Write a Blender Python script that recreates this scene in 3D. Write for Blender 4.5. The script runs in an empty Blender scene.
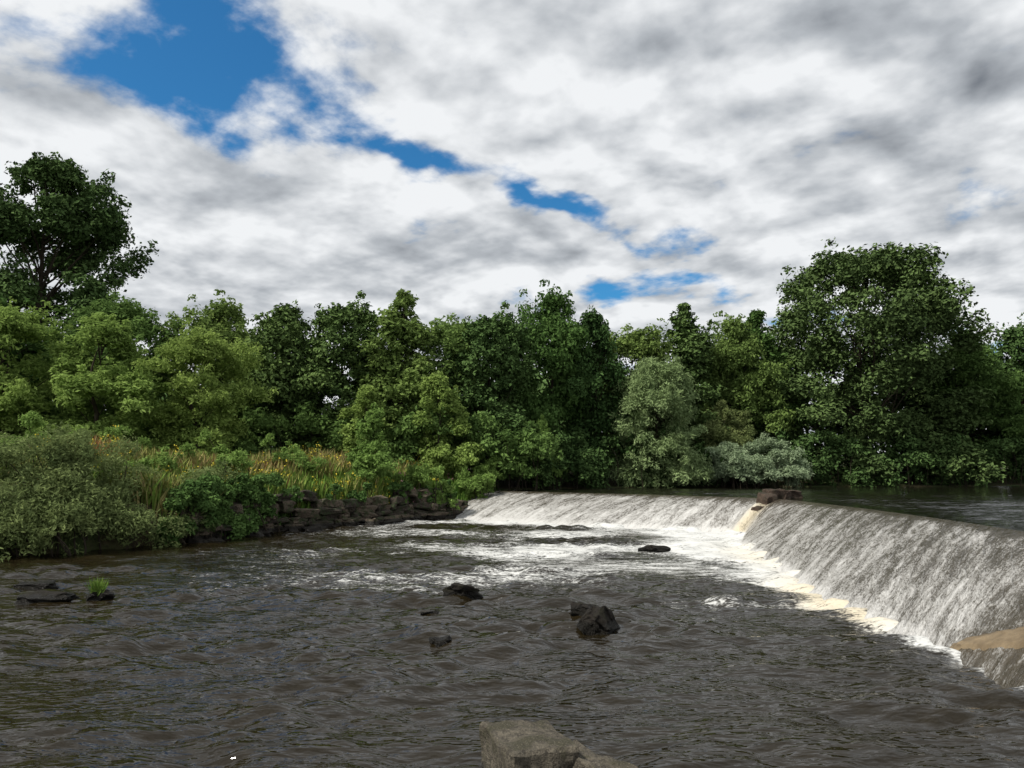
import bpy, bmesh, math, random
import numpy as np
from mathutils import Vector, noise, Matrix, Euler
random.seed(3)
scene=bpy.context.scene
scene.view_settings.view_transform='Standard'
scene.view_settings.look='None'
scene.view_settings.exposure=0
PI=math.pi

# ---------------------------------------------------------------- helpers
def link(ob,parent=None):
    scene.collection.objects.link(ob)
    if parent: ob.parent=parent
    return ob

def np_mesh(name,verts,faces,mats,matidx=None,attrs=None,smooth=False):
    """verts (N,3); faces list of arrays (F,k)"""
    me=bpy.data.meshes.new(name)
    verts=np.asarray(verts,dtype=np.float32)
    me.vertices.add(len(verts)); me.vertices.foreach_set('co',verts.ravel())
    loops=np.concatenate([f.ravel() for f in faces]).astype(np.int32)
    tot=np.concatenate([np.full(len(f),f.shape[1]) for f in faces]).astype(np.int32)
    start=np.concatenate([[0],np.cumsum(tot)[:-1]]).astype(np.int32)
    me.loops.add(len(loops)); me.loops.foreach_set('vertex_index',loops)
    me.polygons.add(len(tot)); me.polygons.foreach_set('loop_start',start)
    me.polygons.foreach_set('loop_total',tot)
    for m in mats: me.materials.append(m)
    if matidx is not None: me.polygons.foreach_set('material_index',np.asarray(matidx,dtype=np.int32))
    me.polygons.foreach_set('use_smooth',np.full(len(tot),smooth))
    me.update(calc_edges=True)
    if attrs:
        for k,v in attrs.items():
            a=me.attributes.new(k,'FLOAT','POINT'); a.data.foreach_set('value',np.asarray(v,dtype=np.float32))
    me.validate()
    return me

def grid_faces(nr,nc):
    i=np.arange(nr-1)[:,None]*nc+np.arange(nc-1)[None,:]
    i=i.ravel()
    return np.stack([i,i+1,i+nc+1,i+nc],1)

def newmat(name):
    m=bpy.data.materials.new(name); m.use_nodes=True
    nt=m.node_tree; nt.nodes.clear()
    out=nt.nodes.new('ShaderNodeOutputMaterial')
    return m,nt,out
class G:
    def __init__(s,nt): s.nt=nt
    def n(s,t,**k):
        x=s.nt.nodes.new(t)
        for a,b in k.items(): setattr(x,a,b)
        return x
    def l(s,a,b): s.nt.links.new(a,b)
    def put(s,sock,v):
        if v is None: return
        if isinstance(v,bpy.types.NodeSocket): s.l(v,sock)
        else: sock.default_value=v
    def math(s,op,a,b=None,c=None,clamp=False):
        x=s.n('ShaderNodeMath',operation=op); x.use_clamp=clamp
        s.put(x.inputs[0],a); s.put(x.inputs[1],b)
        if c is not None: s.put(x.inputs[2],c)
        return x.outputs[0]
    def vmath(s,op,a,b=None):
        x=s.n('ShaderNodeVectorMath',operation=op)
        s.put(x.inputs[0],a)
        if b is not None: s.put(x.inputs[1],b)
        return x.outputs['Value'] if op in('LENGTH','DOT_PRODUCT','DISTANCE') else x.outputs[0]
    def noise(s,vec,scale,detail=4,rough=0.5,dist=0.0,out=0):
        x=s.n('ShaderNodeTexNoise')
        if vec is not None: s.l(vec,x.inputs['Vector'])
        x.inputs['Scale'].default_value=scale; x.inputs['Detail'].default_value=detail
        x.inputs['Roughness'].default_value=rough; x.inputs['Distortion'].default_value=dist
        return x.outputs[out]
    def mapr(s,v,a,b,c=0.0,d=1.0,smooth=True):
        x=s.n('ShaderNodeMapRange',interpolation_type='SMOOTHSTEP' if smooth else 'LINEAR')
        s.put(x.inputs[0],v); s.put(x.inputs[1],a); s.put(x.inputs[2],b); s.put(x.inputs[3],c); s.put(x.inputs[4],d)
        return x.outputs[0]
    def mix(s,f,a,b):
        x=s.n('ShaderNodeMix',data_type='RGBA')
        s.put(x.inputs[0],f)
        s.put(x.inputs[6],a if isinstance(a,bpy.types.NodeSocket) else (*a,1))
        s.put(x.inputs[7],b if isinstance(b,bpy.types.NodeSocket) else (*b,1))
        return x.outputs[2]
    def mapping(s,vec,loc=(0,0,0),rot=(0,0,0),scale=(1,1,1),typ='POINT'):
        x=s.n('ShaderNodeMapping',vector_type=typ)
        s.l(vec,x.inputs[0]); x.inputs[1].default_value=loc; x.inputs[2].default_value=rot; x.inputs[3].default_value=scale
        return x.outputs[0]
    def attr(s,name):
        x=s.n('ShaderNodeAttribute'); x.attribute_name=name; return x.outputs['Fac']
    def bump(s,h,strength,dist,normal=None):
        x=s.n('ShaderNodeBump'); s.l(h,x.inputs['Height'])
        x.inputs['Strength'].default_value=strength; x.inputs['Distance'].default_value=dist
        if normal: s.l(normal,x.inputs['Normal'])
        return x.outputs[0]
    def principled(s,col,rough,spec=0.5,normal=None):
        x=s.n('ShaderNodeBsdfPrincipled')
        s.put(x.inputs['Base Color'],col if isinstance(col,bpy.types.NodeSocket) else (*col,1))
        s.put(x.inputs['Roughness'],rough); x.inputs['Specular IOR Level'].default_value=spec
        if normal: s.l(normal,x.inputs['Normal'])
        return x

# ---------------------------------------------------------------- materials
def leaf_mat(name,dark,light,trans=0.3,vary=0.45):
    m,nt,out=newmat(name); g=G(nt)
    t=g.attr('tint')
    oi=g.n('ShaderNodeObjectInfo')
    col=g.mix(t,dark,light)
    hs=g.n('ShaderNodeHueSaturation'); g.l(col,hs.inputs['Color'])
    g.l(g.math('MULTIPLY_ADD',oi.outputs['Random'],0.04,0.478),hs.inputs['Hue'])
    g.l(g.math('MULTIPLY_ADD',oi.outputs['Random'],-vary,1.0+vary*0.5),hs.inputs['Value'])
    hs.inputs['Saturation'].default_value=0.92
    col=hs.outputs[0]
    p=g.n('ShaderNodeBsdfDiffuse'); g.l(col,p.inputs[0])
    if trans<=0: g.l(p.outputs[0],out.inputs[0]); return m
    tr=g.n('ShaderNodeBsdfTranslucent'); g.l(col,tr.inputs[0])
    mx=g.n('ShaderNodeMixShader'); mx.inputs[0].default_value=trans
    g.l(p.outputs[0],mx.inputs[1]); g.l(tr.outputs[0],mx.inputs[2]); g.l(mx.outputs[0],out.inputs[0])
    return m
M_dark=leaf_mat('leaf_alder',(0.034,0.069,0.019),(0.102,0.172,0.045),0.0)
M_mid=leaf_mat('leaf_mixed',(0.058,0.112,0.024),(0.168,0.270,0.060),0.3)
M_light=leaf_mat('leaf_ash',(0.110,0.190,0.033),(0.265,0.400,0.084),0.35,0.3)
M_big=leaf_mat('leaf_sycamore',(0.031,0.062,0.019),(0.090,0.156,0.044),0.0,0.2)
M_willow=leaf_mat('leaf_willow',(0.14,0.210,0.075),(0.30,0.41,0.170),0.3,0.1)
M_pale=leaf_mat('leaf_white_willow',(0.18,0.24,0.125),(0.39,0.47,0.28),0.3,0.0)
M_shrub=leaf_mat('leaf_shrub',(0.100,0.135,0.042),(0.260,0.300,0.100),0.3,0.1)
M_ivy=leaf_mat('leaf_bramble',(0.040,0.082,0.019),(0.145,0.230,0.052),0.2,0.1)

def bark_mat():
    m,nt,out=newmat('bark'); g=G(nt)
    tc=g.n('ShaderNodeTexCoord')
    v=g.mapping(tc.outputs['Object'],scale=(6,6,1.2))
    nz=g.noise(v,3,2,0.6)
    p=g.n('ShaderNodeBsdfDiffuse'); g.l(g.mix(nz,(0.020,0.016,0.012),(0.07,0.06,0.045)),p.inputs[0])
    g.l(p.outputs[0],out.inputs[0]); return m
M_bark=bark_mat()

def rock_mat(name,wet,dry,moss,wetline=0.08,spec=0.45):
    m,nt,out=newmat(name); g=G(nt)
    geo=g.n('ShaderNodeNewGeometry'); sp=g.n('ShaderNodeSeparateXYZ'); g.l(geo.outputs['Position'],sp.inputs[0])
    n1=g.noise(geo.outputs['Position'],3.5,4,0.65); n2=g.noise(geo.outputs['Position'],14,5,0.7); n3=g.noise(geo.outputs['Position'],60,3,0.7)
    h=g.math('ADD',sp.outputs[2],g.math('MULTIPLY_ADD',n1,0.14,-0.07))
    dryf=g.mapr(h,wetline,wetline+0.08)
    c=g.mix(g.mapr(n2,0.35,0.65),tuple(x*0.35 for x in dry),dry)
    c=g.mix(g.mapr(n1,0.48,0.60),c,moss)
    c=g.mix(g.mapr(n3,0.54,0.68,0,0.6),c,tuple(min(1,x*1.8) for x in dry))
    c=g.mix(dryf,wet,c)
    hh=g.math('ADD',g.math('MULTIPLY',n2,0.7),g.math('MULTIPLY',n3,0.2))
    p=g.principled(c,g.mapr(dryf,0,1,0.3,0.9),spec,g.bump(hh,1.0,0.10))
    g.l(p.outputs[0],out.inputs[0]); return m
M_rock=rock_mat('wet_dark_stone',(0.008,0.007,0.005),(0.022,0.018,0.014),(0.016,0.015,0.009),0.14,0.2)
M_rock2=rock_mat('sandstone_block',(0.02,0.018,0.013),(0.135,0.118,0.090),(0.052,0.048,0.030),0.06,0.3)
M_wall=rock_mat('wall_stone',(0.018,0.015,0.011),(0.14,0.11,0.08),(0.035,0.045,0.018),0.22,0.3)
M_wall2=rock_mat('wall_stone_dark',(0.018,0.015,0.011),(0.060,0.048,0.036),(0.03,0.045,0.016),0.22,0.3)
M_pier=rock_mat('pier_stone',(0.02,0.015,0.010),(0.085,0.058,0.042),(0.035,0.028,0.018),0.2,0.3)

def ground_mat():
    m,nt,out=newmat('ground_soil_grass'); g=G(nt)
    geo=g.n('ShaderNodeNewGeometry')
    n1=g.noise(geo.outputs['Position'],0.4,3,0.6); n2=g.noise(geo.outputs['Position'],5,4,0.7)
    c=g.mix(g.mapr(n1,0.4,0.6),(0.04,0.06,0.018),(0.06,0.05,0.025))
    c=g.mix(g.mapr(n2,0.45,0.7,0,0.6),c,(0.02,0.018,0.01))
    p=g.principled(c,0.95,0.2,g.bump(n2,0.8,0.15)); g.l(p.outputs[0],out.inputs[0]); return m
M_ground=ground_mat()

def water_mat(name,base1,base2,fine=1.0):
    m,nt,out=newmat(name); g=G(nt)
    geo=g.n('ShaderNodeNewGeometry'); P=geo.outputs['Position']
    b=g.noise(g.mapping(P,rot=(0,0,-0.15),scale=(1.0,2.6,1)),3.0,2.0,0.5,0.15)
    foam=g.attr('foam'); yel=g.attr('yellow')
    f1=g.noise(g.mapping(P,rot=(0,0,0.12),scale=(0.8,2.2,1)),1.3,4,0.70,0.8)
    f2=g.noise(g.mapping(P,rot=(0,0,0.1),scale=(1,2.4,1)),9,3,0.7,0.0)
    fn=g.math('ADD',g.math('MULTIPLY',f1,0.50),g.math('MULTIPLY',f2,0.50))
    thr=g.mapr(foam,0,1,0.69,0.33,smooth=False)
    thr=g.math('ADD',thr,g.mapr(foam,0.0,0.12,0.35,0.0))
    fm=g.mapr(g.math('SUBTRACT',fn,thr),0.0,0.17)
    base=g.mix(f1,base1,base2)
    fcol=g.mix(yel,(0.56,0.565,0.55),(0.56,0.50,0.38))
    col=g.mix(fm,base,fcol)
    p=g.principled(col,g.mapr(fm,0,1,0.05,0.65,smooth=False),0.5,g.bump(b,1.0,0.045*fine))
    p.inputs['IOR'].default_value=1.37
    g.l(p.outputs[0],out.inputs[0]); return m
M_water=water_mat('river_water',(0.006,0.0048,0.0024),(0.019,0.014,0.0062))
M_water_up=water_mat('upper_river_water',(0.005,0.005,0.0035),(0.009,0.008,0.005),0.8)

def weir_mat():
    m,nt,out=newmat('weir_flowing_water'); g=G(nt)
    s=g.attr('s'); t=g.attr('t'); w=g.attr('white'); yl=g.attr('yellow')
    cb=g.n('ShaderNodeCombineXYZ'); g.l(s,cb.inputs[0]); g.l(t,cb.inputs[1]); V=cb.outputs[0]
    a=g.noise(g.mapping(V,scale=(1.5,0.30,1)),1,3,0.6,0.5)
    b=g.noise(g.mapping(V,scale=(5,2.2,1)),1,3,0.7,0.8)
    c=g.noise(g.mapping(V,loc=(7,3,0),scale=(14,10,1)),1,3,0.75,0.0)
    v=g.math('ADD',g.math('MULTIPLY',a,0.32),g.math('ADD',g.math('MULTIPLY',b,0.32),g.math('MULTIPLY',c,0.36)))
    tt=g.mapr(t,0.0,1.3)
    thr=g.math('SUBTRACT',0.66,g.math('MULTIPLY',w,0.21))
    thr=g.math('ADD',thr,g.math('MULTIPLY',g.math('SUBTRACT',1.0,tt),0.13))
    fm=g.mapr(g.math('SUBTRACT',v,thr),-0.11,0.14)
    base=g.mix(a,(0.028,0.023,0.014),(0.080,0.067,0.047))
    fcol=g.mix(yl,(0.49,0.485,0.47),(0.52,0.46,0.34))
    col=g.mix(fm,base,fcol)
    p=g.principled(col,g.mapr(fm,0,1,0.16,0.6,smooth=False),0.5,g.bump(b,0.9,0.10))
    p.inputs['IOR'].default_value=1.33
    g.l(p.outputs[0],out.inputs[0]); return m
M_weir=weir_mat()

def concrete_mat():
    m,nt,out=newmat('algae_concrete'); g=G(nt)
    geo=g.n('ShaderNodeNewGeometry'); P=geo.outputs['Position']
    n1=g.noise(P,1.5,5,0.7); n2=g.noise(P,18,4,0.7)
    c=g.mix(g.mapr(n1,0.35,0.65),(0.11,0.078,0.042),(0.20,0.150,0.088))
    c=g.mix(g.mapr(n2,0.5,0.7,0,0.5),c,(0.09,0.07,0.04))
    p=g.principled(c,0.6,0.4,g.bump(n2,0.6,0.02)); g.l(p.outputs[0],out.inputs[0]); return m
M_conc=concrete_mat()

def grass_mat():
    m,nt,out=newmat('meadow_stems'); g=G(nt)
    t=g.attr('tint')
    cr=g.n('ShaderNodeValToRGB'); g.l(t,cr.inputs[0])
    e=cr.color_ramp.elements
    e[0].position=0; e[0].color=(0.06,0.13,0.022,1)
    e[1].position=1; e[1].color=(0.26,0.13,0.055,1)
    for p,c in((0.4,(0.13,0.20,0.04,1)),(0.65,(0.24,0.24,0.075,1)),(0.85,(0.34,0.27,0.13,1))):
        x=cr.color_ramp.elements.new(p); x.color=c
    p=g.n('ShaderNodeBsdfDiffuse'); g.l(cr.outputs[0],p.inputs[0])
    g.l(p.outputs[0],out.inputs[0]); return m
M_grass=grass_mat()
def flat_mat(name,c,r=0.7):
    m,nt,out=newmat(name); g=G(nt)
    geo=g.n('ShaderNodeNewGeometry'); n=g.noise(geo.outputs['Position'],3,2)
    p=g.principled(g.mix(n,tuple(x*0.7 for x in c),c),r,0.3); g.l(p.outputs[0],out.inputs[0]); return m
M_yel=flat_mat('ragwort_yellow',(0.60,0.48,0.04))
M_pink=flat_mat('willowherb_pink',(0.36,0.17,0.20))

# ---------------------------------------------------------------- geometry data
CR=np.array([(-1.6,55.0),(0.5,53),(8.2,46),(12.9,40.6),(13.4,39.0),(13.5,36),(13.3,30),(13.0,26),(12.6,22),(12.0,18),(11.6,14),(11.2,9),(11,3)],float)
FT=np.array([(-4.6,50.0),(-3.0,48.3),(3.8,42.3),(10.6,38.8),(11.0,37.2),(9.4,32.5),(8.1,23),(7.2,19),(7.2,15.6),(7.4,13.6),(7.0,11),(6.6,8.5),(6.4,3)],float)
ZU=1.56
RIV=np.array([(-45,1.2),(-40,14),(-26,22),(-19,26.5),(-15.8,29),(-13.6,33),(-12.2,38),(-9.2,42.5),(-6.6,46),(-4.2,49.5),(-2.0,53.5),(0,56),(6,60.5),(14,64),(24,66),(36,67),(52,72),(80,78),(160,85),(220,70),(220,1.2)],float)

def seg_dist(P,poly,closed=False):
    n=len(poly); d=np.full(len(P),1e9)
    for i in range(n if closed else n-1):
        a=poly[i]; b=poly[(i+1)%n]; ab=b-a
        t=np.clip(((P-a)@ab)/(ab@ab),0,1)
        q=a+t[:,None]*ab
        d=np.minimum(d,np.hypot(*(P-q).T))
    return d
def inside(P,poly):
    r=np.zeros(len(P),bool); n=len(poly); x,y=P.T
    for i in range(n):
        x1,y1=poly[i]; x2,y2=poly[(i+1)%n]
        if y1==y2: continue
        c=((y1>y)!=(y2>y))&(x<(x2-x1)*(y-y1)/(y2-y1)+x1)
        r^=c
    return r
def sm(a,b,x):
    t=np.clip((x-a)/(b-a),0,1); return t*t*(3-2*t)
def vnoise(x,y,seed=0,n=14,lo=0.15,hi=1.2):
    r=np.random.default_rng(seed); out=np.zeros_like(x)
    for i in range(n):
        k=r.uniform(lo,hi); a=r.uniform(0,2*PI); out+=np.sin(k*(x*math.cos(a)+y*math.sin(a))+r.uniform(0,6.3))
    return out/math.sqrt(n)
def ground_z(P):
    d=seg_dist(P,RIV,True); ins=inside(P,RIV)
    x,y=P.T
    z=0.45+1.2*sm(0,0.9,d)+1.3*sm(1,9,d)+0.8*sm(10,40,d)
    z+= (vnoise(x,y,3)*0.12)*sm(1,6,d)
    z+= sm(60,300,d)*6
    near=sm(12,4,y)*sm(25,10,np.abs(x)); z=z*(1-near)+near*(0.5+0.9*sm(0,1,d))
    z[ins]=-0.9*sm(0,1.5,d[ins])+0.1
    z=np.where(ins,np.minimum(z,-0.25-0.6*sm(0,2,d)),z)
    return z
def gz(x,y): return float(ground_z(np.array([[x,y]],float))[0])

# terrain
def axis(lo,a,b,hi,fine,growth=1.12):
    mid=list(np.arange(a,b,fine)); s=fine; v=b; R=[]
    while v<hi: R.append(v); s*=growth; v+=s
    R.append(hi); s=fine; v=a; L=[]
    while v>lo: s*=growth; v-=s; L.append(max(v,lo))
    return np.array(L[::-1]+mid+R)
xs=axis(-900,-30,60,900,0.5); ys=axis(-60,0,82,1500,0.5)
X,Y=np.meshgrid(xs,ys); P=np.stack([X.ravel(),Y.ravel()],1)
Z=ground_z(P)
link(bpy.data.objects.new('ground',np_mesh('ground',np.column_stack([P,Z]),[grid_faces(len(ys),len(xs))],[M_ground],smooth=True)))

# ---------------------------------------------------------------- lower river
def waves(x,y,seed,cell,amp=1.0):
    r=np.random.default_rng(seed); z=np.zeros_like(x)
    for i in range(90):
        lam=0.26*(10**r.uniform(0,1)**1.0)
        ang=r.normal(1.66,0.5)
        k=2*PI/lam; A=(lam**0.85)*0.0058*r.uniform(0.4,1.6)
        fade=np.clip((lam/cell-2.2)/2,0,1)
        ph=k*(x*math.cos(ang)+y*math.sin(ang))+r.uniform(0,6.3)+1.6*np.sin(0.5*x+r.uniform(0,6)+0.4*y)+1.6*np.sin(0.45*y-0.3*x+r.uniform(0,6))
        s=np.sin(ph)
        env=0.5+0.5*np.sin(0.9*x*math.cos(ang+1)+1.3*y*math.sin(ang+1)+r.uniform(0,6.3))
        z+=A*fade*(s+0.4*np.cos(2*ph))*(0.35+1.1*env)
    return z*amp
ys=[1.0]
while ys[-1]<57: ys.append(ys[-1]+max(0.042,0.0055*ys[-1]))
ys=np.array(ys); xs=np.concatenate([np.arange(-46,-18,0.3),np.arange(-18,12.5,0.075)])
X,Y=np.meshgrid(xs,ys); x=X.ravel(); y=Y.ravel(); P=np.stack([x,y],1)
cell=np.maximum(0.0055*y,0.075)
patch=0.80+0.5*vnoise(x*0.8,y*1.6,21,14,0.15,1.2)
calm=1-0.5*sm(-2.5,-4.5,x)*sm(13,10,y)          # slack water near the left shallows
z=waves(x,y,11,cell)*np.clip(patch,0.2,1.3)*calm
dF=seg_dist(P,FT[:10])
dL=seg_dist(P,FT[:4]); dR=seg_dist(P,FT[4:10])
patchy=0.5+0.5*np.tanh(1.2*vnoise(x,y,8,24,0.15,1.6))
foam=0.90*np.exp(-(dR/0.75)**1.2)+0.75*np.exp(-(dL/0.8)**1.2)
foam+=0.48*np.exp(-dL/7.0)*(0.5+0.5*patchy)
foam+=0.62*np.exp(-(((x-8.2)/2.8)**2+((y-31.0)/6.5)**2))
foam+=0.48*np.exp(-((y-17.6+0.12*(x-6))/0.6)**2)*sm(1.0,5.5,x)
foam+=0.32*np.exp(-((y-27-0.2*x)/9)**2)*sm(-12,4,x)*(0.45+0.55*patchy)
foam+=(0.13+0.22*patchy)*sm(12,26,y)*sm(-18,-3,x)
foam+=0.20*patchy*sm(11,18,y)
foam+=0.34*np.exp(-(((x+16)/2.2)**2+((y-20.5)/0.5)**2))
foam+=0.65*np.exp(-(seg_dist(P,FT[9:12])/0.3))
foam=np.clip(foam,0,1)
yel=np.clip(1.0*np.exp(-(dR/0.9)**2)*sm(24,19,y)*sm(14.5,16,y)+0.6*np.exp(-(((x-8.7)/1.0)**2+((y-27)/4)**2)),0,1)
z+=0.09*np.exp(-(dF/1.2))*vnoise(x,y,31,16,2,7)*np.clip(0.35/np.maximum(cell,0.1),0,1)
link(bpy.data.objects.new('river',np_mesh('river',np.column_stack([x,y,z]),[grid_faces(len(ys),len(xs))],[M_water],attrs={'foam':foam,'yellow':yel},smooth=True)))

# ---------------------------------------------------------------- weir
L=np.concatenate([[0],np.cumsum(np.hypot(*np.diff(CR,axis=0).T))])
ns=int(L[-1]/0.07); sv=np.linspace(0,L[-1],ns)
SK=L[3]+0.8
def interp(arr): return np.stack([np.interp(sv,L,arr[:,0]),np.interp(sv,L,arr[:,1])],1)
def smooth_line(A,w=9):
    k=np.hanning(w+2)[1:-1]; k/=k.sum(); B=np.pad(A,((w//2,w//2),(0,0)),'edge')
    return np.stack([np.convolve(B[:,i],k,'valid') for i in range(2)],1)
bl=sm(SK+3,SK+7,sv)[:,None]*sm(L[-1],L[-1]-2,sv)[:,None]
C=smooth_line(interp(CR),13)*(1-bl)+smooth_line(interp(CR),61)*bl
F=smooth_line(interp(FT),13)*(1-bl)+smooth_line(interp(FT),61)*bl
nt_=60; tv=np.linspace(0,1.06,nt_)
wid=np.hypot(*(C-F).T)
S=np.repeat(sv[:,None],nt_,1); T=np.repeat(tv[None,:],ns,0)
PX=C[:,0:1]*(1-T)+F[:,0:1]*T; PY=C[:,1:2]*(1-T)+F[:,1:2]*T
fz=1-(0.25*T+0.75*np.minimum(T,1.1)**1.6); 
PZ=ZU*fz
tm=T*wid[:,None]
dn=np.zeros_like(PZ); r=np.random.default_rng(4)
for i in range(40):
    ks=r.uniform(1.5,14); kt=r.uniform(0.2,3.0); dn+=np.sin(ks*S+kt*tm*r.choice([-1,1])+r.uniform(0,6.3))/ks
PZ+=dn*0.014*sm(0.02,0.25,T)
PZ+=0.16*np.exp(-((S-SK)/0.35)**2)*sm(0.0,0.1,T)*sm(1.1,0.9,T)
white=0.94*sm(SK+0.6,SK-0.2,S)+0.72*sm(SK,SK+0.8,S)
white=white*(0.82+0.25*sm(0.3,0.95,T))
white+=0.5*np.exp(-((S-SK-0.3)/0.5)**2)
yw=np.exp(-((S-SK-0.4)/0.6)**2)
far=sm(14.6,12.9,PY); white=white*(1-0.5*far)
white+=0.45*sm(0.9,1.0,T)*(1-far)
link(bpy.data.objects.new('weir',np_mesh('weir',np.column_stack([PX.ravel(),PY.ravel(),PZ.ravel()]),[grid_faces(ns,nt_)],[M_weir],attrs={'s':S.ravel(),'t':tm.ravel(),'white':np.clip(white,0,1.3).ravel(),'yellow':yw.ravel()},smooth=True)))

def face_pt(y_c,t,dz=0.0):
    i=int(np.argmin(np.abs(C[:,1]-y_c))); j=int(np.clip(t/1.06*(nt_-1),0,nt_-1))
    return np.array([PX[i,j],PY[i,j],PZ[i,j]+dz])
bm=bmesh.new()
rows=[]
for a in np.linspace(0,1,26):
    yc=17.9-4.6*a
    row=[]
    t0=1.0-0.42*a; t1=1.02-0.22*a
    for b in np.linspace(0,1,8):
        t=t0+(t1-t0)*b
        q=face_pt(yc,t,0.055 if 0.05<b<0.95 and a>0.03 else -0.04)
        q[2]+=random.uniform(-0.006,0.006)
        row.append(bm.verts.new(q))
    rows.append(row)
for i in range(25):
    for j in range(7): bm.faces.new((rows[i][j],rows[i+1][j],rows[i+1][j+1],rows[i][j+1]))
me=bpy.data.meshes.new('concrete_ledge'); bm.to_mesh(me); bm.free(); me.materials.append(M_conc)
for p in me.polygons: p.use_smooth=True
link(bpy.data.objects.new('concrete_ledge',me))

# ---------------------------------------------------------------- upper river
OUT=np.array([(-6,75),(0,80),(10,90),(25,95),(40,95),(70,100),(110,100),(150,100),(200,90),(225,70),(225,50),(225,25),(225,3)],float)
sv2=np.linspace(0,L[-1],500)
Cx=np.interp(sv2,sv,C[:,0]); Cy=np.interp(sv2,sv,C[:,1])
Ox=np.interp(sv2,L,OUT[:,0]); Oy=np.interp(sv2,L,OUT[:,1])
tt=np.linspace(0,1,260)**2.2
X=Cx[:,None]*(1-tt)+Ox[:,None]*tt; Y=Cy[:,None]*(1-tt)+Oy[:,None]*tt
x=X.ravel(); y=Y.ravel()
D=np.hypot(X-Cx[:,None],Y-Cy[:,None]).ravel()
z=ZU+waves(x,y,17,np.maximum(0.3,D*0.04),0.7)*sm(0.2,3,D)
link(bpy.data.objects.new('upper_river',np_mesh('upper_river',np.column_stack([x,y,z]),[grid_faces(500,260)],[M_water_up],attrs={'foam':0.12*sm(10,0,D),'yellow':0*x},smooth=True)))

# ---------------------------------------------------------------- foliage tools
def unit(v): return v/np.maximum(np.linalg.norm(v,axis=1,keepdims=True),1e-6)
def leaves(r,cent,rad,n,leaf,flat=0.9,nb=0.55,aspect=0.55,droop=0.0,tintc=None,shell=0.5):
    w=rad**2; w=w/w.sum(); idx=r.choice(len(cent),n,p=w)
    d=unit(r.normal(size=(n,3))); d[:,2]=np.where(d[:,2]<-0.6,-d[:,2]*0.6,d[:,2]); d=unit(d)
    rr=rad[idx]*(1.05-shell*np.abs(r.normal(size=n))*0.7+0.18*r.normal(size=n))
    off=d*rr[:,None]; off[:,2]*=flat
    p=cent[idx]+off
    nrm=unit(d*nb+np.array([0,0,0.25])+r.normal(size=(n,3))*0.45)
    a=r.normal(size=(n,3)); a[:,2]-=droop*2.5
    a=unit(a-nrm*(a*nrm).sum(1,keepdims=True)); b=np.cross(nrm,a)
    Ls=leaf*r.uniform(0.6,1.35,n)[:,None]; W=Ls*aspect
    V=np.stack([p-a*Ls/2,p+b*W/2+nrm*Ls*0.08,p+a*Ls/2,p-b*W/2+nrm*Ls*0.08],1).reshape(-1,3)
    if tintc is None: tintc=r.uniform(0,1,len(cent))
    t=np.clip(tintc[idx]*0.7+r.uniform(0,0.35,n),0,1)
    return V,np.repeat(t,4)
def tube(p0,p1,r0,r1,r,seg=6,parts=4,bend=0.06):
    p0=np.array(p0,float); p1=np.array(p1,float); d=p1-p0; Ln=np.linalg.norm(d); d=d/max(Ln,1e-6)
    u=np.cross(d,[0.3,0.9,0.1]); u/=np.linalg.norm(u); v=np.cross(d,u)
    bd=r.normal(size=3)*bend*Ln
    V=[]
    for k in range(parts+1):
        f=k/parts; c=p0+(p1-p0)*f+bd*math.sin(PI*f); rr=r0+(r1-r0)*f
        for s in range(seg):
            a=2*PI*s/seg; V.append(c+u*math.cos(a)*rr+v*math.sin(a)*rr)
    Fc=[]
    for k in range(parts):
        for s in range(seg):
            Fc.append((k*seg+s,k*seg+(s+1)%seg,(k+1)*seg+(s+1)%seg,(k+1)*seg+s))
    return np.array(V),np.array(Fc)
def sublobes(r,cent,rad,k=7,f=0.45):
    n=len(cent); d=unit(r.normal(size=(n*k,3))); d[:,2]=np.where(d[:,2]<-0.6,-d[:,2],d[:,2])
    rr=np.repeat(rad,k); c=np.repeat(cent,k,0)+d*(rr*r.uniform(0.45,1.0,n*k))[:,None]*np.array([1,1,0.95])
    return c,rr*f*r.uniform(0.6,1.3,n*k)
def assemble(name,LV,LT,tubes,mleaf):
    nl=len(LV)//4; V=[LV]; F=[np.arange(nl*4).reshape(-1,4)]; T=[LT]; off=len(LV); nb=0
    for tv_,tf in tubes:
        V.append(tv_); F.append(tf+off); off+=len(tv_); T.append(np.zeros(len(tv_))); nb+=len(tf)
    return np_mesh(name,np.concatenate(V),[np.concatenate(F)],[mleaf,M_bark],matidx=np.concatenate([np.zeros(nl),np.ones(nb)]),attrs={'tint':np.concatenate(T)})
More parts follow.
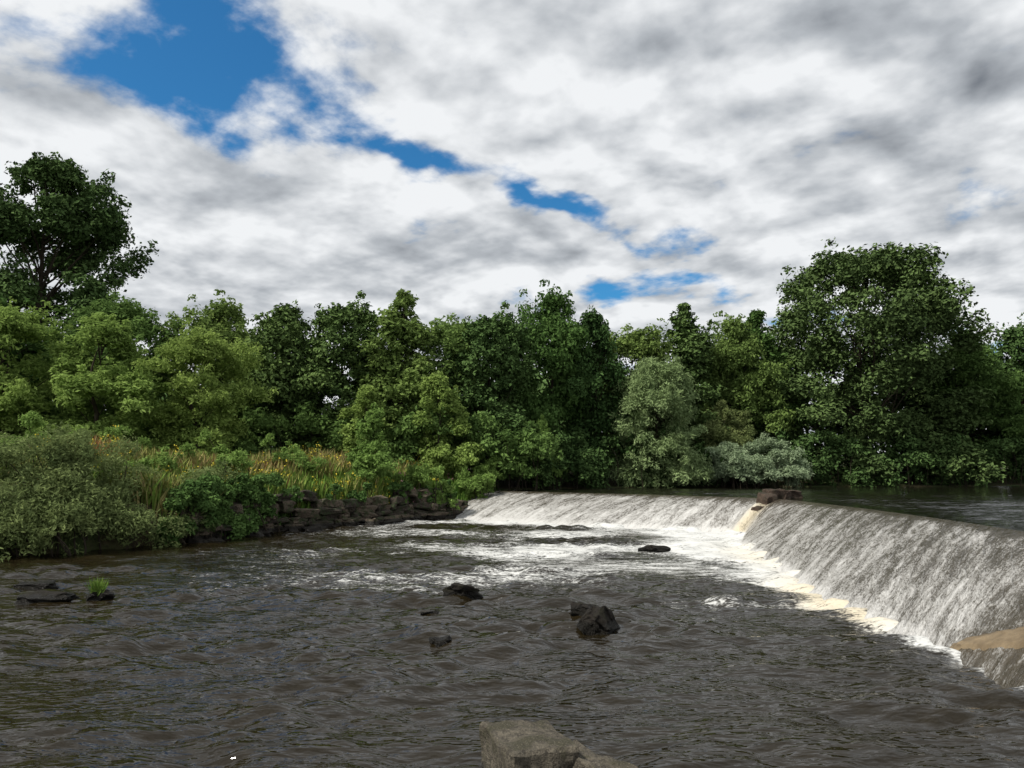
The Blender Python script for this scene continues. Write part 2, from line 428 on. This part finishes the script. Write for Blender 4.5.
def tree_mesh(name,seed,H,W,base,shape,nleaf,leaf,mleaf,lobes=55,lr=(0.28,0.46),aspect=0.55,droop=0,ragged=0.22,flat=0.95,trunk=None,sub=8,stems=1):
    r=np.random.default_rng(seed)
    ext=[0.98,0.80,0.72,0.86] if shape=='cone' else [0.99,0.93,0.86,0.95]
    h=np.concatenate([r.uniform(0,1,lobes-4)**0.9,ext])
    if shape=='round': R=np.where(h>0.4,np.sqrt(np.clip(1-((h-0.4)/0.62)**2,0,1)),0.80+0.2*h/0.4)
    elif shape=='cone': R=np.clip((1-h)**0.7*(0.75+np.minimum(h/0.2,1)*0.25),0.02,1)
    else: R=np.sin(PI*(h*0.78+0.20))**0.8
    ph=r.uniform(0,2*PI,len(h)); pa,pb=r.uniform(0,6.3,2)
    R=R*W/2*(1+ragged*0.6*np.sin(2*ph+pa+3*h)+ragged*0.6*np.sin(3*ph+pb-5*h)+r.normal(size=len(h))*ragged*0.35)
    k0=0.2 if shape=='cone' else 0.4
    rad=W/2*r.uniform(lr[0],lr[1],len(h))*(k0+(1-k0)*np.clip(R/(W/2),0,1))
    rc=np.maximum(R-rad*0.8,0)*np.sqrt(r.uniform(0.2,1,len(h)))
    z=base+(H-base)*h; z=np.minimum(z,H-rad*0.9)
    z=np.maximum(z,base+rad*0.3)
    c=np.stack([rc*np.cos(ph),rc*np.sin(ph),z],1)
    sc,sr=sublobes(r,c,rad,sub)
    o=r.choice(len(sc),len(sc)//3,replace=False)
    sp_=sc[o]+unit(sc[o]-np.array([0,0,base+(H-base)*0.35]))*sr[o][:,None]*1.15+np.array([0,0,0.4])*sr[o][:,None]
    sc=np.concatenate([sc,sp_]); sr=np.concatenate([sr,sr[o]*0.5])
    tl0=np.repeat(r.uniform(0,1,len(c)),sub)*0.55+r.uniform(0,0.45,len(c)*sub)
    tl=np.concatenate([tl0,np.clip(tl0[o]+0.15,0,1)])
    V,T=leaves(r,sc,sr,nleaf,leaf,flat,aspect=aspect,droop=droop,tintc=tl)
    tb=[]; tr=trunk or H*0.014
    for k in range(stems):
        bx,by=(0,0) if stems==1 else r.uniform(-0.12,0.12,2)*W
        tx,ty=(r.normal(size=2)*0.03*W) if stems==1 else (bx*3,by*3)
        zt=base+(H-base)*0.8
        tb.append(tube((bx,by,-0.6),(bx*0.6+tx*0.4,by*0.6+ty*0.4,zt*0.45),tr*1.15,tr*0.8,r,8,5,0.02))
        tb.append(tube((bx*0.6+tx*0.4,by*0.6+ty*0.4,zt*0.45),(tx,ty,zt),tr*0.8,tr*0.15,r,8,6,0.03))
    for i in range(0,len(c),2):
        z0=max(base*0.6,c[i,2]-rc[i]*0.7-0.1*H); z0=min(z0,(base+(H-base)*0.75))
        tb.append(tube((0,0,z0),c[i],tr*0.28,tr*0.06,r,5,4,0.07))
    return assemble(name,V,T,tb,mleaf)
def mass_mesh(name,seed,cent,rad,nleaf,leaf,mleaf,sub=7,aspect=0.55,droop=0,flat=0.9,f=0.45,stemr=0.04):
    r=np.random.default_rng(seed); cent=np.array(cent,float); rad=np.array(rad,float)
    sc,sr=sublobes(r,cent,rad,sub,f)
    tl=np.repeat(r.uniform(0,1,len(cent)),sub)*0.6+r.uniform(0,0.4,len(sc))
    V,T=leaves(r,sc,sr,nleaf,leaf,flat,aspect=aspect,droop=droop,tintc=tl)
    tb=[]
    for i in range(len(cent)):
        if stemr:
            g=gz(cent[i,0],cent[i,1]); g=max(g,0.2)
            tb.append(tube((cent[i,0]+r.normal()*0.3,cent[i,1]+abs(r.normal())*0.4,min(g,cent[i,2]-0.1)-0.2),cent[i],stemr,stemr*0.4,r,5,4,0.08))
    return assemble(name,V,T,tb,mleaf)

A1=tree_mesh('alder_a',1,14,9.6,1.0,'oval',27000,0.34,M_dark,50)
A2=tree_mesh('alder_b',2,14,8.8,1.0,'round',25000,0.34,M_dark,46)
B1=tree_mesh('maple_a',3,14,9.4,1.0,'oval',27000,0.34,M_mid,50,ragged=0.3)
B2=tree_mesh('maple_b',33,14,9.4,1.0,'round',27000,0.34,M_mid,46,ragged=0.35)
C1=tree_mesh('poplar_a',4,15,9.6,0.8,'cone',25000,0.33,M_mid,64,ragged=0.2)
C2=tree_mesh('poplar_b',14,15,9.2,0.8,'cone',25000,0.33,M_dark,64,ragged=0.2)
D1=tree_mesh('ash_a',5,10,8.5,0.5,'round',30000,0.29,M_light,50,lr=(0.24,0.40),ragged=0.3,aspect=0.4)
D2=tree_mesh('ash_b',6,10,7,0.5,'oval',27000,0.29,M_light,50,lr=(0.24,0.40),ragged=0.3,aspect=0.4)
BIG=tree_mesh('sycamore_big',7,22.5,21,0.3,'round',92000,0.38,M_big,120,lr=(0.16,0.28),ragged=0.2)
TALL=tree_mesh('beech_tall',18,26,15.5,6.0,'round',66000,0.38,M_big,115,lr=(0.18,0.30),ragged=0.16,trunk=0.4)
W1=tree_mesh('willow_round',9,10.3,9.4,0.0,'round',46000,0.32,M_willow,90,lr=(0.22,0.34),aspect=0.32,droop=0.3,ragged=0.12,stems=3,trunk=0.12)
S1=tree_mesh('sapling_cone',10,5.6,4.6,0.2,'cone',14000,0.19,M_light,44,lr=(0.22,0.38),ragged=0.25,trunk=0.05)
S2=tree_mesh('birch_slim',12,8.5,4.8,0.3,'oval',17000,0.24,M_light,42,ragged=0.3,trunk=0.07)

def put(name,me,x,y,H,W=None,rot=0.0):
    ob=bpy.data.objects.new(name,me)
    z=max(gz(x,y),0.3); ob.location=(x,y,z-0.1)
    ob.rotation_euler=(0,0,rot)
    ob.scale=(W,W,H); link(ob); return ob
put('beech_tree',TALL,-38.6,62,0.94,0.98,0.4)
R=random.Random(9)
PL=[('ash_tree',D1,-31.5,47,0.95,1.05),('ash_tree',D2,-25.5,47.5,0.93,1.15),('ash_tree',D1,-20.3,50,0.86,0.95),
('maple_tree',B2,-29,56,0.86,1.0),('maple_tree',B1,-36,52,0.80,1.1),
('maple_tree',B1,-23,60,0.92,0.98),('alder_tree',A1,-17.3,58.5,0.89,1.02),('alder_tree',A2,-12.9,59,0.89,1.0),
('poplar_tree',C1,-8.4,58.5,0.91,1.1),('maple_tree',B2,-4.3,62,0.86,0.95),('alder_tree',A2,-1.6,60,0.90,0.92),
('maple_tree',B1,3.2,64,1.10,0.95),('alder_tree',A1,7.0,66,1.02,0.85),('maple_tree',B2,10.8,69,0.92,0.95),
('poplar_tree',C2,15.8,70,1.06,1.2),('maple_tree',B1,20.6,72,1.02,0.95),('poplar_tree',C1,24.0,75,1.04,1.2),
('maple_tree',B1,44.5,76,1.00,1.05),('alder_tree',A1,51,77,1.06,1.1),('maple_tree',B2,58,79,1.2,1.2),('maple_tree',B1,66,82,1.2,1.3),
('alder_tree',A1,-46,55,0.95,1.2),('maple_tree',B1,-52,48,1.0,1.3),('alder_tree',A2,-43,42,0.78,1.2)]
for n,me,x_,y_,h_,w_ in PL: put(n,me,x_,y_,h_,w_,R.uniform(0,6.28))
put('sycamore_tree',BIG,33,73,0.94,1.08,1.1)
put('willow_tree',W1,12.3,64.6,1.0,1.0,0.5)
put('ash_sapling',S1,-8.4,46.8,0.96,1.0,0.3)
put('birch_tree',S2,-5.2,54,0.92,1.0,0.3)
put('birch_tree',S2,-10.2,54,0.72,0.9,2.3)
put('ash_sapling',S1,2.3,58.8,1.0,0.7,1.3)

# background woodland
r=np.random.default_rng(55); c=[];q=[]
for i in range(330):
    x_=r.uniform(-95,100); y_=r.uniform(78,88); rr=r.uniform(2.4,4.2); c.append((x_,y_,2+r.uniform(0,1)*10.5)); q.append(rr)
link(bpy.data.objects.new('background_woodland',mass_mesh('background_woodland',56,c,q,80000,1.0,M_big,5,stemr=0)))
c=[];q=[]
for i in range(170):
    x_=r.uniform(-42,2); y_=r.uniform(54,59)-max(0,(-x_-14))*0.28; rr=r.uniform(0.8,1.7); c.append((x_,y_,2.8+r.uniform(0,3.4))); q.append(rr)
link(bpy.data.objects.new('undergrowth',mass_mesh('undergrowth',57,c,q,48000,0.33,M_mid,6)))
c=[];q=[]
sh=np.array([(-1,57.5),(6,61.2),(14,64.8),(24,66.8),(36,67.8),(52,72.6),(80,79)])
for i in range(240):
    t_=r.uniform(0,1); k=np.interp(t_*80-1,sh[:,0],sh[:,1]); rr=r.uniform(0.8,1.7)
    c.append((t_*80-1,k+r.uniform(-0.6,3.0),1.9+r.uniform(0,1)*3.4)); q.append(rr)
link(bpy.data.objects.new('riverside_shrubs',mass_mesh('riverside_shrubs',58,c,q,66000,0.33,M_dark,6)))
c=[];q=[]
for i in range(26):
    a=r.uniform(0.0,7.0); c.append((a,max(r.uniform(57.2,59.4),56.4+a*0.72),2.2+r.uniform(0,2.0))); q.append(r.uniform(0.8,1.3))
link(bpy.data.objects.new('hawthorn_shrub',mass_mesh('hawthorn_shrub',59,c,q,18000,0.26,M_dark,7)))
c=[];q=[]
for i in range(50):
    a=r.uniform(0,6.28); d=r.uniform(0,1)**0.5; c.append((20.0+4.2*d*math.cos(a),64.0+1.4*d*math.sin(a),1.9+4.0*(1-d*d*0.8)*r.uniform(0.1,1))); q.append(r.uniform(0.6,1.1))
link(bpy.data.objects.new('white_willow_shrub',mass_mesh('white_willow_shrub',60,c,q,27000,0.28,M_pale,7,aspect=0.28)))
c=[];q=[]
for i in range(36):
    a=r.uniform(0,6.28); d=r.uniform(0,1)**0.5; c.append((18.2+3.0*d*math.cos(a),67+1.6*d*math.sin(a),3.0+6.3*(1-d*d*0.8)*r.uniform(0.2,1))); q.append(r.uniform(0.8,1.3))
link(bpy.data.objects.new('grey_willow_shrub',mass_mesh('grey_willow_shrub',61,c,q,27000,0.30,M_shrub,7,aspect=0.28)))

# left bank big willow scrub
c=[];q=[]
for i in range(200):
    t_=r.uniform(0,1); x_=-27+14.0*t_+r.normal()*0.5
    yb=np.interp(x_,[-26,-19,-15.8,-13.6,-12.2],[22,26.5,29,33,38])
    y_=yb+r.uniform(-1.9,4.5); top=4.6-1.6*sm(-17,-13,x_)
    z_=0.3+(top-0.8)*r.uniform(0,1)**0.9*(0.2+0.8*sm(-1.9,1.5,y_-yb))
    c.append((x_,y_,z_)); q.append(r.uniform(0.55,1.05))
link(bpy.data.objects.new('willow_scrub',mass_mesh('willow_scrub',62,c,q,105000,0.18,M_shrub,8,aspect=0.32,droop=0.1)))
bankx=[-15.8,-13.6,-12.2,-9.2,-6.6,-4.2]; banky=[29,33,38,42.5,46,49.5]
c=[];q=[]
for i in range(60):
    t_=r.uniform(0,1); x_=np.interp(t_,[0,1],[-14.3,-12.0]); yb=np.interp(x_,bankx,banky)
    c.append((x_+r.uniform(0,0.7),yb+r.uniform(-0.6,1.4),r.uniform(0.2,2.3))); q.append(r.uniform(0.35,0.65))
for i in range(30):
    x_=r.uniform(-11.5,-4.0); yb=np.interp(x_,bankx,banky); z_=r.uniform(1.1,2.1)
    c.append((x_+0.2,yb-0.1,z_)); q.append(r.uniform(0.16,0.40))
link(bpy.data.objects.new('bramble',mass_mesh('bramble',63,c,q,46000,0.16,M_ivy,7,aspect=0.7)))
c=[];q=[]
for cx,cy,cz,sx,n_ in((-4.7,48.4,1.2,0.8,12),(-5.9,48.0,2.2,1.0,12),(-2.9,52.5,1.8,1.0,12),(-18,40,3.2,3.0,22),(-23,40,4.0,4,26),(-13,46,3.3,1.6,12),(-2.2,54.5,3.2,1.0,10)):
    for i in range(n_): c.append((cx+r.normal()*sx*0.6,cy+r.normal()*sx*0.4,cz+r.normal()*0.4)); q.append(r.uniform(0.35,0.75))
link(bpy.data.objects.new('bank_shrubs',mass_mesh('bank_shrubs',64,c,q,48000,0.19,M_light,7,aspect=0.4)))

# ---------------------------------------------------------------- meadow plants
def meadow():
    r=np.random.default_rng(77); n=80000
    x_=r.uniform(-30,-1,n); y_=r.uniform(32,57,n)
    P=np.stack([x_,y_],1); ok=(~inside(P,RIV))&(seg_dist(P,RIV,True)>0.05)&(seg_dist(P,RIV,True)<11)
    P=P[ok]; n=len(P); zz=ground_z(P)
    patch=vnoise(P[:,0],P[:,1],91,14,0.4,1.8)
    h=r.uniform(0.35,1.25,n)*(1+0.3*patch)
    a=r.uniform(0,2*PI,n); w=r.uniform(0.02,0.05,n); lean=r.normal(size=(n,2))*0.25*h[:,None]
    dx=np.cos(a)*w; dy=np.sin(a)*w
    b=np.column_stack([P,zz-0.05])
    V=np.stack([b+np.column_stack([dx,dy,0*dx]),b-np.column_stack([dx,dy,0*dx]),
      b+np.column_stack([lean[:,0]*0.4-dx*1.2,lean[:,1]*0.4-dy*1.2,h*0.6]),
      b+np.column_stack([lean[:,0]*0.4+dx*1.2,lean[:,1]*0.4+dy*1.2,h*0.6]),
      b+np.column_stack([lean[:,0],lean[:,1],h])],1)
    t=np.clip(0.42+0.28*patch+r.normal(size=n)*0.15,0,1)
    i=np.arange(n)*5
    Q=np.stack([i,i+1,i+2,i+3],1); Tr=np.stack([i+3,i+2,i+4],1)
    sel=r.choice(n,3600,replace=False)
    fl=b[sel]+np.column_stack([lean[sel],h[sel]*1.05])
    keep=vnoise(fl[:,0],fl[:,1],44,10,0.5,1.8)>0.4; fl=fl[keep]
    m=len(fl); k=4
    c=np.repeat(fl,k,0)+r.normal(size=(m*k,3))*0.07
    nn=unit(r.normal(size=(m*k,3))); u=unit(np.cross(nn,r.normal(size=(m*k,3)))); v=np.cross(nn,u); s=0.045
    FV=np.stack([c-u*s,c+v*s,c+u*s,c-v*s],1).reshape(-1,3)
    FQ=np.arange(m*k*4).reshape(-1,4)+n*5
    pm=(vnoise(c[:,0],c[:,1],99,8,0.3,1.0)>0.8)
    mi=np.concatenate([np.zeros(n),np.where(pm,2,1),np.zeros(n)])
    me=np_mesh('meadow',np.concatenate([V.reshape(-1,3),FV]),[np.concatenate([Q,FQ]),Tr],[M_grass,M_yel,M_pink],matidx=mi,
        attrs={'tint':np.concatenate([np.repeat(t,5),np.zeros(len(FV))])})
    link(bpy.data.objects.new('wildflower_meadow',me))
meadow()

# ---------------------------------------------------------------- stone wall
def rock_block(bm,c,size,rot,seed,rough=0.12,mi=0,cuts=3,bev=0.10):
    b=bmesh.new(); bmesh.ops.create_cube(b,size=1.0)
    bmesh.ops.bevel(b,geom=list(b.edges),offset=bev,segments=1,affect='EDGES')
    bmesh.ops.subdivide_edges(b,edges=list(b.edges),cuts=cuts,use_grid_fill=True)
    M=Matrix.Translation(c)@rot.to_matrix().to_4x4()
    for v in b.verts:
        p=v.co.copy(); nv=noise.noise_vector(p*1.7+Vector((seed*3.1,seed*1.7,seed)))
        nv2=noise.noise_vector(p*5+Vector((seed,seed*2.7,seed*0.3)))
        p+=nv*rough*1.5+nv2*rough*0.5
        p=Vector((p.x*size[0],p.y*size[1],p.z*size[2])); v.co=M@p
    tmp=bpy.data.meshes.new('t'); b.to_mesh(tmp); b.free()
    k=len(bm.faces); bm.from_mesh(tmp); bpy.data.meshes.remove(tmp)
    bm.faces.ensure_lookup_table()
    for f in bm.faces[k:]: f.material_index=mi
bm=bmesh.new(); rr=random.Random(12)
WL=np.array([(-13.9,32.4),(-13.6,33),(-12.2,38),(-9.2,42.5),(-6.6,46),(-4.2,49.5),(-2.4,52.6)])
wl=np.concatenate([[0],np.cumsum(np.hypot(*np.diff(WL,axis=0).T))])
zc=-0.25; row=0
while zc<1.8:
    hh=rr.uniform(0.24,0.5); s=rr.uniform(0,0.4)
    while s<wl[-1]:
        w=rr.choice([rr.uniform(0.3,0.7),rr.uniform(0.6,1.5)]); u=s+w/2
        x_=np.interp(u,wl,WL[:,0]); y_=np.interp(u,wl,WL[:,1])
        x2=np.interp(u+0.3,wl,WL[:,0]); y2=np.interp(u+0.3,wl,WL[:,1]); ang=math.atan2(y2-y_,x2-x_)
        topz=1.7-0.4*math.sin(u*0.6)-0.3*math.sin(u*1.7+1)-(0.9 if u>19 else 0)
        if zc<topz and not(row>2 and rr.random()<0.12):
            out_=0.26*(1.5-zc)+rr.uniform(-0.2,0.2)
            nx,ny=math.sin(ang),-math.cos(ang)
            rock_block(bm,Vector((x_+nx*out_,y_+ny*out_,zc+hh/2+rr.uniform(-.05,.05))),(w*1.0,0.7,hh*rr.uniform(0.9,1.2)),Euler((rr.uniform(-.15,.15),rr.uniform(-.14,.14),ang+rr.uniform(-.25,.25))),rr.uniform(0,99),0.15,1 if rr.random()<0.5 else 0,2)
        s+=w+0.03
    zc+=hh*0.95; row+=1
me=bpy.data.meshes.new('stone_wall'); bm.to_mesh(me); bm.free(); me.materials.append(M_wall); me.materials.append(M_wall2)
link(bpy.data.objects.new('stone_wall',me))

def rock_obj(name,c,size,rz=0,seed=1,mat=M_rock,tilt=(0,0),rough=0.2,cuts=4,bev=0.1):
    bm=bmesh.new(); rock_block(bm,Vector(c),size,Euler((tilt[0],tilt[1],rz)),seed,rough,0,cuts,bev)
    me=bpy.data.meshes.new(name); bm.to_mesh(me); bm.free(); me.materials.append(mat)
    for p in me.polygons: p.use_smooth=False
    return link(bpy.data.objects.new(name,me))
# foreground squared block: main slab with a split, lower corner piece
bm=bmesh.new()
rock_block(bm,Vector((0.16,7.74,0.05)),(0.70,0.95,0.86),Euler((0.03,0.03,0.30)),4.2,0.06,0,12,0.03)
rock_block(bm,Vector((0.66,7.50,-0.02)),(0.46,0.86,0.76),Euler((0.05,0.20,0.72)),9.7,0.08,0,10,0.04)
me=bpy.data.meshes.new('boulder'); bm.to_mesh(me); bm.free(); me.materials.append(M_rock2)
link(bpy.data.objects.new('boulder',me))
rock_obj('rock',(-0.75,7.75,-0.05),(0.5,0.4,0.22),0.3,8,M_rock,rough=0.2)
rock_obj('rock',(1.62,15.0,0.10),(0.60,0.6,0.56),0.9,41,M_rock,(0.1,-0.2),rough=0.2,cuts=6,bev=0.22)
rock_obj('rock',(1.50,16.6,0.06),(0.44,0.4,0.28),1.0,6,M_rock,rough=0.2)
rock_obj('rock',(-1.12,18.7,0.08),(0.85,0.6,0.40),0.5,52,M_rock,(0,0.15),rough=0.2,cuts=6,bev=0.22)
rock_obj('rock',(-1.75,16.7,-0.05),(0.34,0.4,0.22),0.1,12,M_rock)
rock_obj('rock',(-1.25,14.1,-0.06),(0.32,0.3,0.22),0.6,15,M_rock)
rock_obj('rock',(-2.65,12.9,-0.06),(0.36,0.3,0.20),0.2,17,M_rock)
rock_obj('rock',(5.3,29.3,0.03),(0.8,0.6,0.30),0.2,19,M_rock,bev=0.2)
rock_obj('rock',(-10.7,18.2,0.04),(1.2,0.7,0.32),0.1,22,M_rock,rough=0.14,bev=0.25)
rock_obj('rock',(-12.3,20.4,0.0),(0.9,0.6,0.25),0.1,23,M_rock,rough=0.14)
rock_obj('rock',(-9.6,18.4,0.03),(0.5,0.45,0.36),0.6,25,M_rock,bev=0.2)
rock_obj('rock',(4.6,7.0,-0.02),(0.3,0.4,0.5),0.2,27,M_rock)
for i in range(14):
    t_=rr.uniform(4,wl[-1]-1); x_=np.interp(t_,wl,WL[:,0]); y_=np.interp(t_,wl,WL[:,1])
    rock_obj('rock',(x_+rr.uniform(0.3,1.0),y_-rr.uniform(0.4,0.9),rr.uniform(-0.05,0.1)),(rr.uniform(0.5,1.2),rr.uniform(0.4,0.7),rr.uniform(0.25,0.5)),rr.uniform(0,3),rr.uniform(0,90),M_wall,cuts=2)
def tuft(name,cx,cy,cz,n,h):
    r=np.random.default_rng(3); a=r.uniform(0,2*PI,n); d=r.uniform(0,0.14,n)
    b=np.column_stack([cx+d*np.cos(a),cy+d*np.sin(a),np.full(n,cz)])
    hh=h*r.uniform(0.5,1,n); ln=r.normal(size=(n,2))*0.35*hh[:,None]; w=0.012
    V=np.stack([b+[w,0,0],b-[w,0,0],b+np.column_stack([ln,hh])],1).reshape(-1,3)
    me=np_mesh(name,V,[np.arange(n*3).reshape(-1,3)],[M_grass],attrs={'tint':np.repeat(r.uniform(0,0.45,n),3)})
    link(bpy.data.objects.new(name,me))
tuft('grass_tuft',-9.6,18.35,0.12,260,0.42)

bm=bmesh.new()
for c_,s_,a_ in(((13.3,39.7,1.55),(0.8,0.8,0.95),0.2),((12.75,39.1,1.35),(0.65,0.7,0.85),0.5),((14.3,40.0,1.75),(1.0,0.6,0.45),0.1),((13.9,39.7,1.6),(0.5,0.5,0.6),0.4),((12.2,38.7,0.95),(0.5,0.5,0.5),0.6)):
    rock_block(bm,Vector(c_),s_,Euler((0.05,0.08,a_)),c_[0]*7,0.14,0,3,0.06)
me=bpy.data.meshes.new('stone_pier'); bm.to_mesh(me); bm.free(); me.materials.append(M_pier)
link(bpy.data.objects.new('stone_pier',me))

# ---------------------------------------------------------------- sky
w=bpy.data.worlds.new('World'); scene.world=w; w.use_nodes=True
nt=w.node_tree; nt.nodes.clear(); g=G(nt)
out=g.n('ShaderNodeOutputWorld'); bg=g.n('ShaderNodeBackground'); bg.inputs[1].default_value=0.1
g.l(bg.outputs[0],out.inputs[0])
sky=g.n('ShaderNodeTexSky',sky_type='NISHITA'); sky.sun_disc=False
EL=math.radians(50); AZ=math.radians(-116)
sky.sun_elevation=EL; sky.sun_rotation=AZ; sky.dust_density=0.3; sky.ozone_density=2.0
tc=g.n('ShaderNodeTexCoord'); D=tc.outputs['Generated']
sp=g.n('ShaderNodeSeparateXYZ'); g.l(D,sp.inputs[0])
zz=g.math('ADD',g.math('MAXIMUM',sp.outputs[2],0.0),0.22)
cb=g.n('ShaderNodeCombineXYZ'); g.l(g.math('DIVIDE',sp.outputs[0],zz),cb.inputs[0]); g.l(g.math('DIVIDE',sp.outputs[1],zz),cb.inputs[1])
Pn=g.mapping(cb.outputs[0],rot=(0,0,0.6))
n1=g.noise(Pn,3.0,7,0.56,0.1)
n1b=g.noise(g.mapping(Pn,loc=(-0.05,0.08,0)),3.0,4,0.54,0.1)
n4=g.n('ShaderNodeTexNoise'); g.l(g.mapping(Pn,loc=(1,9,3)),n4.inputs['Vector']); n4.inputs['Scale'].default_value=3.6; n4.inputs['Detail'].default_value=4
my=g.math('MAXIMUM',sp.outputs[1],0.15)
cb2=g.n('ShaderNodeCombineXYZ'); g.l(g.math('DIVIDE',sp.outputs[0],my),cb2.inputs[0]); g.l(g.math('DIVIDE',sp.outputs[2],my),cb2.inputs[1])
wv=g.vmath('MULTIPLY',g.vmath('SUBTRACT',n4.outputs['Color'],(0.5,0.5,0.5)),(0.30,0.22,0.0))
Q2=g.vmath('ADD',cb2.outputs[0],wv)
def blob(px,py,rx,ry,rot,amp):
    u=(px-512)/773; v=(384-py)/773; yy=0.994-0.1106*v
    m=g.mapping(Q2,loc=(u/yy,(0.1106+0.994*v)/yy,0),rot=(0,0,math.radians(rot)),scale=(rx/773,ry/773,1),typ='TEXTURE')
    return g.mapr(g.vmath('LENGTH',m),0.0,1.0,amp,0.0)
def total(lst):
    o=blob(*lst[0])
    for b in lst[1:]: o=g.math('ADD',o,blob(*b))
    return o
holes=total([(195,30,340,210,-22,1.22),(415,150,130,48,-30,0.78),(575,205,160,42,-16,1.02),(685,290,150,52,-12,1.15)])
N=g.math('MULTIPLY_ADD',g.math('SUBTRACT',n1,0.5),4.0,1.06)
dens=g.math('SUBTRACT',N,holes)
alpha=g.mapr(dens,-0.04,0.62)
shade=total([(970,60,380,230,15,0.31),(370,255,440,75,5,0.17)])
lit=total([(330,150,240,80,-20,0.12),(900,290,260,60,0,0.14)])
b=g.math('ADD',0.81,g.math('MULTIPLY',g.math('SUBTRACT',n1,n1b),2.1))
b=g.math('ADD',b,g.math('MULTIPLY',g.math('SUBTRACT',n1b,0.5),-0.6))
b=g.math('ADD',b,g.math('MULTIPLY',g.math('SUBTRACT',n4.outputs[0],0.5),0.3))
b=g.math('ADD',g.math('SUBTRACT',b,shade),lit)
ccol=g.n('ShaderNodeValToRGB'); g.l(b,ccol.inputs[0])
e=ccol.color_ramp.elements
e[0].position=0.0; e[0].color=(0.19,0.21,0.24,1); e[1].position=1.0; e[1].color=(0.88,0.90,0.92,1)
x_=ccol.color_ramp.elements.new(0.5); x_.color=(0.47,0.50,0.535,1)
cl=g.vmath('SCALE',ccol.outputs[0]); cl.node.inputs['Scale'].default_value=10.0
skc=g.vmath('MULTIPLY',sky.outputs[0],(0.30,0.90,1.22))
g.l(g.mix(alpha,skc,cl),bg.inputs[0])

sun=bpy.data.lights.new('sun','SUN'); sun.energy=5.0; sun.angle=math.radians(4); sun.color=(1,0.95,0.86)
so=bpy.data.objects.new('sun',sun); link(so)
sd=Vector((math.sin(AZ)*math.cos(EL),math.cos(AZ)*math.cos(EL),math.sin(EL)))
so.rotation_euler=sd.to_track_quat('Z','Y').to_euler(); so.location=(0,0,60)

cam=bpy.data.cameras.new('camera'); cam.lens=773/1024*36; cam.sensor_width=36; cam.clip_end=4000
co=bpy.data.objects.new('camera',cam); link(co); co.location=(0,0,3.0); co.rotation_euler=(math.radians(96.35),0,0)
scene.camera=co
